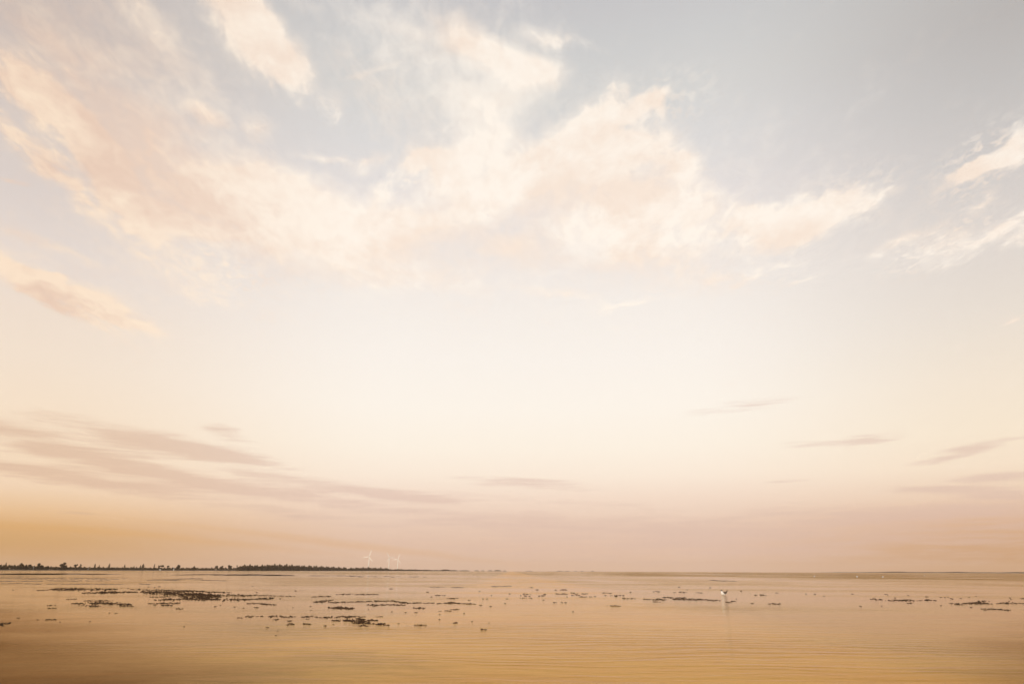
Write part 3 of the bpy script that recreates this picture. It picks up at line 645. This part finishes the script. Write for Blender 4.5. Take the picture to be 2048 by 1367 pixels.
PATCHES = [
    ([(72, 1170.5, 100, 1169.5, 1), (95, 1169, 235, 1170.5, 3.2), (100, 1168.5, 175, 1169, 2.5)], 'long brown seaweed streak highest up on the left, nearest the shore'),
    ([(160, 1177, 275, 1176, 2.6), (195, 1176.5, 260, 1175.5, 3)], 'spindle-shaped seaweed streak just left of the biggest patch'),
    ([(262, 1170.5, 380, 1176, 1.6), (350, 1176, 465, 1182.5, 1.8), (330, 1174, 410, 1178, 2)], 'thin upper fringe of seaweed along the top of the biggest patch'),
    ([(280, 1176, 420, 1186, 5), (285, 1175, 350, 1180, 3.5), (360, 1184, 440, 1190, 7), (380, 1182, 430, 1186, 4), (420, 1186, 505, 1190, 3), (362, 1188, 420, 1194, 4.5)], 'biggest and densest dark seaweed patch in the left shallows'),
    ([(298, 1186.5, 360, 1187, 1.2)], 'thin strand under the left half of the biggest patch'),
    ([(308, 1192.5, 370, 1192.5, 3), (370, 1193, 440, 1195.5, 3.4), (430, 1195, 500, 1197.5, 3)], 'dense lower strand below the biggest patch'),
    ([(500, 1197, 550, 1195, 2.4), (470, 1197, 545, 1196.5, 1.4)], 'short strand carrying on right of the dense lower strand'),
    ([(500, 1188, 565, 1191.5, 1.4), (560, 1191.5, 590, 1192.5, .7)], 'thin tail of seaweed trailing right of the biggest patch'),
    ([(296, 1199, 362, 1199.5, 1.2), (305, 1202, 345, 1204.5, 1.6), (318, 1200, 360, 1201, 1)], 'loose bits scattered under the dense lower strand'),
    ([(170, 1192.5, 228, 1192.5, 1.4)], 'thin strand directly above the broken left patch'),
    ([(142, 1197.5, 205, 1198, 2.4), (180, 1197, 265, 1200.5, 3.2), (190, 1196, 225, 1199, 3), (160, 1201.5, 200, 1203, 1.4), (178, 1204, 197, 1204.3, 1.4), (240, 1204, 266, 1203.5, 1.8)], 'broken dark patch in the left shallows with gaps of water'),
    ([(133, 1188.8, 154, 1188.4, 1)], 'short straight strand left of the thin strand'),
    ([(95, 1200.7, 111, 1200.5, .9)], 'upper of two short bits left of the broken patch'),
    ([(95, 1206, 112, 1206.3, 1)], 'lower of two short bits left of the broken patch'),
    ([(-40, 1239, 0, 1237.5, 4.5), (-5, 1237.2, 22, 1235, 2.6), (0, 1239.5, 6, 1240.5, 1.6)], 'dark seaweed clump cut by the left edge of the picture'),
    ([(92, 1229, 106, 1229.2, 1.3), (107, 1228.8, 113, 1228.8, 1)], 'short row of dots right of the left edge clump'),
    ([(349, 1211, 365, 1211.4, 1.8)], 'small dark clump alone below the dense lower strand'),
    ([(493, 1205, 530, 1206, 1.2), (515, 1207, 552, 1208.5, 1.8), (507, 1213, 518, 1213.3, 1.2)], 'loose group of thin bits left of the long thin line'),
    ([(474, 1233, 484, 1233.2, 1), (491, 1231.5, 507, 1230.5, 2.2), (512, 1231.5, 527, 1231.8, 1.4)], 'broken row of bits leftmost in the lower middle'),
    ([(537, 1232, 566, 1231.8, 1.7), (563, 1233.3, 592, 1233.2, 2)], 'row of tufts between two broken bits in the lower middle'),
    ([(605, 1234, 626, 1232.5, 2), (612, 1238.6, 618, 1238.6, 1), (628, 1234, 640, 1236, .9)], 'ragged tuft just left of the straight dark row'),
    ([(640, 1235.6, 715, 1235.2, 2.6), (700, 1235.5, 730, 1235.8, 1.6)], 'straight dark row above the large tangled patch'),
    ([(664, 1241.8, 715, 1244, 3), (690, 1242, 740, 1246.5, 5), (712, 1239.5, 730, 1241, 3), (735, 1242.5, 755, 1244, 2.6), (704, 1247.5, 740, 1250, 3), (735, 1249.5, 778, 1252.8, 2.6), (752, 1250.5, 770, 1249.5, 2), (716, 1253.5, 735, 1254.3, 1.8)], 'large tangled seaweed patch nearest the camera in the middle left'),
    ([(575, 1247.4, 588, 1248, 2.2)], 'left of two compact clumps below the ragged tuft'),
    ([(606, 1248.2, 621, 1249.4, 2.4)], 'right of two compact clumps below the ragged tuft'),
    ([(546, 1238, 557, 1238.3, 1.6), (576, 1241.5, 586, 1241.7, 1.2)], 'pair of bits between the tuft row and the compact clumps'),
    ([(620, 1194.3, 662, 1193.8, 1.2)], 'thin line at upper left of the middle group'),
    ([(673, 1190.5, 706, 1190, 1.3), (710, 1191, 755, 1191.3, 1.3)], 'dotted line topmost in the middle group'),
    ([(626, 1204.5, 670, 1201.2, 1.3), (628, 1205, 650, 1205.2, 1.7)], 'slanting pair of strands at the left end of the long thin line'),
    ([(655, 1206, 725, 1206, 1.8), (705, 1205.5, 792, 1204.8, 1.9)], 'long thin line of seaweed across the middle group'),
    ([(788, 1206.5, 820, 1209, 2.3), (800, 1209.5, 868, 1209.6, 1.5)], 'strand continuing the long thin line to the right'),
    ([(653, 1216.5, 685, 1217, 2.6), (668, 1218, 712, 1218.6, 3.2)], 'thick short patch under the long thin line'),
    ([(732, 1212, 772, 1213, 2.6), (765, 1212, 812, 1213.5, 1.4)], 'thick strand right of the thick short patch'),
    ([(875, 1210.8, 884, 1210.5, 1.6), (886, 1210, 915, 1210.8, 2.6), (910, 1210.5, 950, 1212.5, 1.5)], 'rightmost strand of the middle group'),
    ([(824, 1219, 852, 1219.3, 1.3), (832, 1221, 848, 1221.3, 1.3)], 'small pair of strands below the continuing strand'),
    ([(890, 1225.5, 902, 1225.8, 1.6), (900, 1223, 918, 1223, 1)], 'small bits below the rightmost strand'),
    ([(829, 1253.5, 851, 1253.6, 1.5)], 'short flat strand right of the large tangled patch'),
    ([(905, 1250, 915, 1249.8, 1.5)], 'dot with a tail right of the short flat strand'),
    ([(961, 1263.3, 972, 1263.8, 1.9)], 'lone clump lowest and nearest in the middle of the water'),
    ([(749, 1236, 766, 1236.4, .9)], 'faint strand right of the straight dark row'),
    ([(871, 1194.5, 890, 1194.7, .9)], 'thin bit above the rightmost strand'),
    ([(894, 1201, 915, 1200.3, 1.1)], 'bent bit just above the rightmost strand'),
    ([(1038, 1200.5, 1064, 1201.3, 1.1), (1046, 1193.3, 1062, 1193.8, 1.2), (1040, 1196, 1062, 1197, .9)], 'left cluster of thin bits in the centre'),
    ([(1076, 1193, 1093, 1192.8, 1), (1078, 1197, 1090, 1195.6, 1.6)], 'second cluster of bits in the centre'),
    ([(1108, 1191.6, 1118, 1192.6, 1.2), (1118, 1193.5, 1138, 1192.5, 1.2), (1110, 1185, 1138, 1184.5, .8)], 'third cluster of bits in the centre'),
    ([(1138, 1190.5, 1160, 1193, 1.3), (1142, 1195.5, 1160, 1195.2, 1), (1160, 1192.8, 1176, 1192.2, 1)], 'fourth cluster of bits in the centre, the densest'),
    ([(1154, 1199.4, 1170, 1197.5, 1.1), (1168, 1198.4, 1184, 1198.5, 1.3), (1186, 1198, 1192, 1197.6, .8)], 'dark strand under the densest centre cluster'),
    ([(1199, 1190.3, 1222, 1191.2, 1.1), (1208, 1195, 1224, 1195.4, .8)], 'thin slanting strand right of the densest centre cluster'),
    ([(1224, 1196.6, 1236, 1195.2, 1.9), (1238, 1194.5, 1250, 1195, .8)], 'dark knot of weed left of the long bank by the gull'),
    ([(1106, 1209.6, 1122, 1209, 1.1), (1122, 1209.5, 1133, 1210, 1)], 'thin bits lowest in the centre'),
    ([(1212, 1216, 1242, 1216, 1)], 'faint line lowest left of the gull'),
    ([(1244, 1201, 1256, 1200.8, 1.5), (1256, 1201, 1272, 1200, 1.7)], 'short dark strand left of the long bank'),
    ([(1286, 1201.6, 1300, 1201.8, 1.3)], 'tiny strand between short strand and long bank'),
    ([(1303, 1201.6, 1333, 1201.8, 2.1), (1305, 1206.5, 1320, 1206.8, .8)], 'left end piece of the long bank by the gull'),
    ([(1325, 1197.3, 1375, 1199, 1.6), (1345, 1200.5, 1410, 1200.8, 2.4), (1400, 1200.5, 1440, 1201.3, 1.5), (1358, 1197.3, 1372, 1197.8, 1.6)], 'long dark seaweed bank just below left of the gull'),
    ([(1451, 1204.5, 1460, 1205, 1.6), (1458, 1204, 1471, 1201.8, 1.3)], 'curved strand just below the gull'),
    ([(1348, 1187.3, 1376, 1186.6, 1.2), (1358, 1186, 1368, 1186, 1.2)], 'strand above the long bank, left of the gull'),
    ([(1305, 1186.3, 1322, 1186.3, 1)], 'faint bit left of the strand above the long bank'),
    ([(1393, 1187.2, 1403, 1187, 1.3)], 'small bit between strand and gull'),
    ([(1508, 1189, 1530, 1189, .9), (1519, 1187.4, 1526, 1188.8, 1.5)], 'small strand right of the gull'),
    ([(1536, 1206, 1552, 1205.3, 1.3), (1548, 1205.5, 1560, 1205.4, 1.1)], 'lower strand right of the gull'),
    ([(1737, 1191.8, 1765, 1192.3, 1.6)], 'left strand of the line on the right'),
    ([(1770, 1193.5, 1845, 1193, 1.6), (1802, 1192.5, 1830, 1193.5, 1.7)], 'long dotted line of seaweed on the right'),
    ([(1850, 1192, 1866, 1192.3, 1.9), (1866, 1192.5, 1876, 1192.5, .6)], 'dark right end of the dotted line on the right'),
    ([(1812, 1198.7, 1826, 1198.3, 1.2)], 'short strand below the dotted line on the right'),
    ([(1925, 1197.8, 1985, 1198.4, 2.5), (1938, 1196.6, 1975, 1196.8, 3.2), (1900, 1198.3, 1930, 1198.5, 1.2), (1955, 1192.5, 1972, 1193, 1.5), (1906, 1200.3, 1928, 1201, 1)], 'dense dark patch largest on the right'),
    ([(1963, 1208.8, 1992, 1209.3, 1.9), (1990, 1209.3, 2022, 1210.4, 1.9)], 'long low strand below the largest right patch'),
    ([(1994, 1197.3, 2020, 1197.6, 1.2), (2005, 1195.8, 2050, 1196.8, 1.2), (2050, 1196.8, 2090, 1197.5, 1.4)], 'thin strands running out of the right edge'),
    ([(2040, 1186.8, 2062, 1187, 1.2)], 'bit of weed cut by the right edge'),
    ([(1880, 1186.5, 1892, 1186.2, 1.1), (1893, 1186.5, 1906, 1190, 1)], 'curved row of bits above the largest right patch'),
    ([(1770, 1181.5, 1776, 1182.8, 1.2)], 'dot topmost in the right group'),
]
for st, lb in PATCHES: weed_patch(st, 'seaweed_patch', lb, GP, 0.6 if 1000 < st[0][0] < 1250 or (st[0][0] > 1280 and st[0][1] < 1190) else 1.0)
SPECKS = {
    'tiny dark speck of seaweed alone on the left water': [(120, 1234), (180, 1233.7), (368, 1247.4), (26, 1169), (243, 1168), (256, 1168.5), (297, 1166), (309, 1167.5), (319, 1166), (505, 1170.6), (514, 1183.5), (591, 1181.6), (561, 1196.6), (430, 1209),
        (446, 1199.3), (441, 1206.6), (469, 1211), (487, 1213.7), (310, 1202.6), (219, 1217), (232, 1218), (75, 1229), (37, 1225), (586, 1215), (535, 1253.5), (552, 1269.8), (555, 1261)],
    'tiny dark speck of seaweed alone on the middle water': [(621, 1213.3), (622.5, 1221), (651, 1252.3), (667, 1250), (737, 1221), (784, 1226.3), (811, 1228), (832, 1228.5), (797, 1250), (880, 1226), (879, 1232), (879, 1243), (928, 1231), (961, 1214.8), (981, 1217.6),
        (966, 1202.3), (974, 1202.4), (938, 1204.5), (983, 1195.3), (959, 1187), (863, 1197.6), (855, 1188), (782, 1180.7), (944, 1247), (1014, 1202.5), (1019, 1192.5), (1010, 1211.5), (1087, 1204.8), (1134, 1198.5), (1126, 1185), (1063, 1180), (1074, 1184.5),
        (1146, 1228), (978, 1250)],
    'tiny dark speck of seaweed alone on the right water': [(1261, 1188.3), (1375, 1181.5), (1358, 1176.5), (1420, 1176.5), (1473, 1197.5), (1482, 1181.5), (1554, 1183.5), (1504, 1205.6), (1763, 1205), (1721, 1206.3), (1816, 1183), (1882, 1202.7), (1942, 1205.5), (1922, 1188),
        (1938, 1185.8), (1952, 1183.3), (2020, 1186), (2022, 1189), (1978, 1193), (1853, 1185.5), (1630, 1184), (1648, 1188), (1612, 1184.5), (1790, 1188.5), (1705, 1182.3), (2018, 1192.5)],
}
ANCHORS = [(150, 1169.5, 'highest left seaweed streak'), (390, 1187, 'biggest left patch'), (205, 1199, 'broken left patch'), (5, 1237, 'clump at the left edge'), (102, 1229, 'short row of dots on the left'),
    (530, 1207, 'loose group of thin bits'), (565, 1233, 'tuft row in the lower middle'), (614, 1233, 'ragged tuft'), (582, 1248, 'left compact clump'), (684, 1235, 'straight dark row'), (715, 1247, 'large tangled patch'), (684, 1218, 'thick short patch'),
    (720, 1205, 'long thin middle line'), (915, 1210, 'rightmost strand of the middle group'), (840, 1253, 'short flat strand'), (967, 1263, 'lone lowest clump'), (1051, 1198, 'left cluster in the centre'), (1155, 1194, 'densest centre cluster'),
    (1230, 1196, 'dark knot left of the gull'), (1380, 1200, 'long bank by the gull'), (1448, 1187, 'gull'), (1548, 1206, 'lower strand right of the gull'), (1805, 1193, 'long dotted line on the right'), (1955, 1198, 'largest right patch'), (1992, 1209, 'long low strand on the right')]
every = [(p, lb) for lb, pts in SPECKS.items() for p in pts]
found = {}
for (px, py), lb in every:
    ax, ay, an = min(ANCHORS, key=lambda a: math.hypot(a[0] - px, (a[1] - py) * 3))
    ddx, ddy = px - ax, (py - ay) * 3
    where = ('above' if ddy < 0 else 'below') if abs(ddy) > 2.2 * abs(ddx) else ('right of' if ddx > 0 else 'left of') if abs(ddx) > 2.2 * abs(ddy) else \
        ('above and ' if ddy < 0 else 'below and ') + ('right of' if ddx > 0 else 'left of')
    found.setdefault((an, where), []).append((math.hypot(ddx, ddy), px, py, lb))
for (an, where), lst in found.items():
    lst.sort()
    for i, (_, px, py, lb) in enumerate(lst):
        which = '' if len(lst) == 1 else ('nearest ', 'farther ')[i] if len(lst) == 2 else ('nearest ', 'second nearest ', 'third nearest ', 'fourth nearest ', 'fifth nearest ', 'sixth nearest ')[i]
        weed_speck(px, py, which + 'tiny weed speck ' + where + ' the ' + an, lb.replace('tiny dark speck of', 'specks of').replace(' alone', ''))

# ------------------------------------------------------------------ gulls
def make_gull(loc, label, wing_mat, head_mat, rz, s=1.0):
    root = empty('gull', loc, label, 'bird', None, rz)
    pts = [(.235, 0, .135), (.20, 0, .13), (.13, 0, .12), (.05, 0, .105), (-.04, 0, .105), (-.10, 0, .125), (-.135, 0, .165), (-.15, 0, .21), (-.155, 0, .25), (-.160, 0, .28), (-.168, 0, .31), (-.176, 0, .332), (-.182, 0, .345)]
    rad = [(.006, .03), (.018, .045), (.05, .065), (.088, .085), (.108, .095), (.108, .092), (.088, .078), (.062, .06), (.052, .052), (.052, .052), (.054, .051), (.040, .037), (.006, .006)]
    v_, f_ = tube(pts, rad, 14)
    idx = []
    for f in f_:
        mz = sum(v_[i].z for i in f) / len(f); mx = sum(v_[i].x for i in f) / len(f)
        idx.append(1 if (mz > .262 and mx < 0) else 0)
    link('body', v_, f_, None, root, smooth=True, mats=[M['feather_white'], head_mat], idx=idx)
    for sd in (-1, 1):
        wv_, wf_ = tube([(-.085, sd * .075, .19), (-.03, sd * .098, .175), (.06, sd * .088, .165), (.15, sd * .055, .175), (.225, sd * .03, .215), (.285, sd * .018, .275)],
                        [(.018, .012), (.062, .022), (.068, .026), (.050, .022), (.026, .012), (.004, .004)], 10)
        w = link('wing', wv_, wf_, wing_mat, root, smooth=True)
        tv_, tf_ = tube([(.20, sd * .033, .207), (.26, sd * .024, .25), (.315, sd * .014, .305)], [(.028, .015), (.016, .008), (.003, .003)], 8)
        link('wing_tip', tv_, tf_, M['feather_dark'], w, smooth=True)
        ev, ef = tube([(-.190, sd * .042, .312), (-.190, sd * .049, .312), (-.190, sd * .052, .312)], [.006, .005, .001], 6); link('eye', ev, ef, M['white'] if head_mat is M['feather_dark'] else M['feather_dark'], root)
    bv, bf = tube([(-.195, 0, .302), (-.225, 0, .298), (-.25, 0, .288)], [(.011, .009), (.008, .006), (.002, .002)], 8); link('bill', bv, bf, M['bill'], root)
    root.scale = (s, s, s)
    return root
gp = on_water(1448, 1191.2); gp.z = 0.0
make_gull(gp, 'dark-headed gull with a bright white breast sitting on the water', M['feather_grey'], M['feather_dark'], R(22), 1.05)
fp = on_water(1714.5, 1148.6); fp.z = 0
wg = make_gull(fp, 'brightest white gull far out, second of the four distant ones', M['feather_pale'], M['feather_white'], R(15), 1.3)
wg['group'] = 'white gulls far out on the right'
for px, py, lb, rz in ((1629, 1149.3, 'white gull far out, leftmost of the four distant ones', -.5), (1765.5, 1147.8, 'white gull far out, third from the left of the distant ones', 2.6), (1849, 1143.6, 'white gull farthest out, rightmost of the four distant ones', .8)):
    p = on_water(px, py); p.z = 0
    copy_thing(wg, p, lb, 'white gulls far out on the right', rz, (1.05,) * 3)

# ------------------------------------------------------------------ haze
hz = bpy.data.materials.new('haze_air'); hz.use_nodes = True
k = G(hz.node_tree); k.n.clear()
pv = k.node('ShaderNodeVolumePrincipled'); pv.inputs['Color'].default_value = (0.97, 0.80, 0.68, 1); pv.inputs['Density'].default_value = 5.0e-5
o = k.node('ShaderNodeOutputMaterial'); k.l.new(pv.outputs[0], o.inputs['Volume'])
v_, f_ = boxv((BX0 - 50, BY0 - 50, -1.3), (BX1 + 50, BY1 + 50, 150))
tag(link('haze', v_, f_, hz), kind='stuff', label='thin warm evening haze over the water')
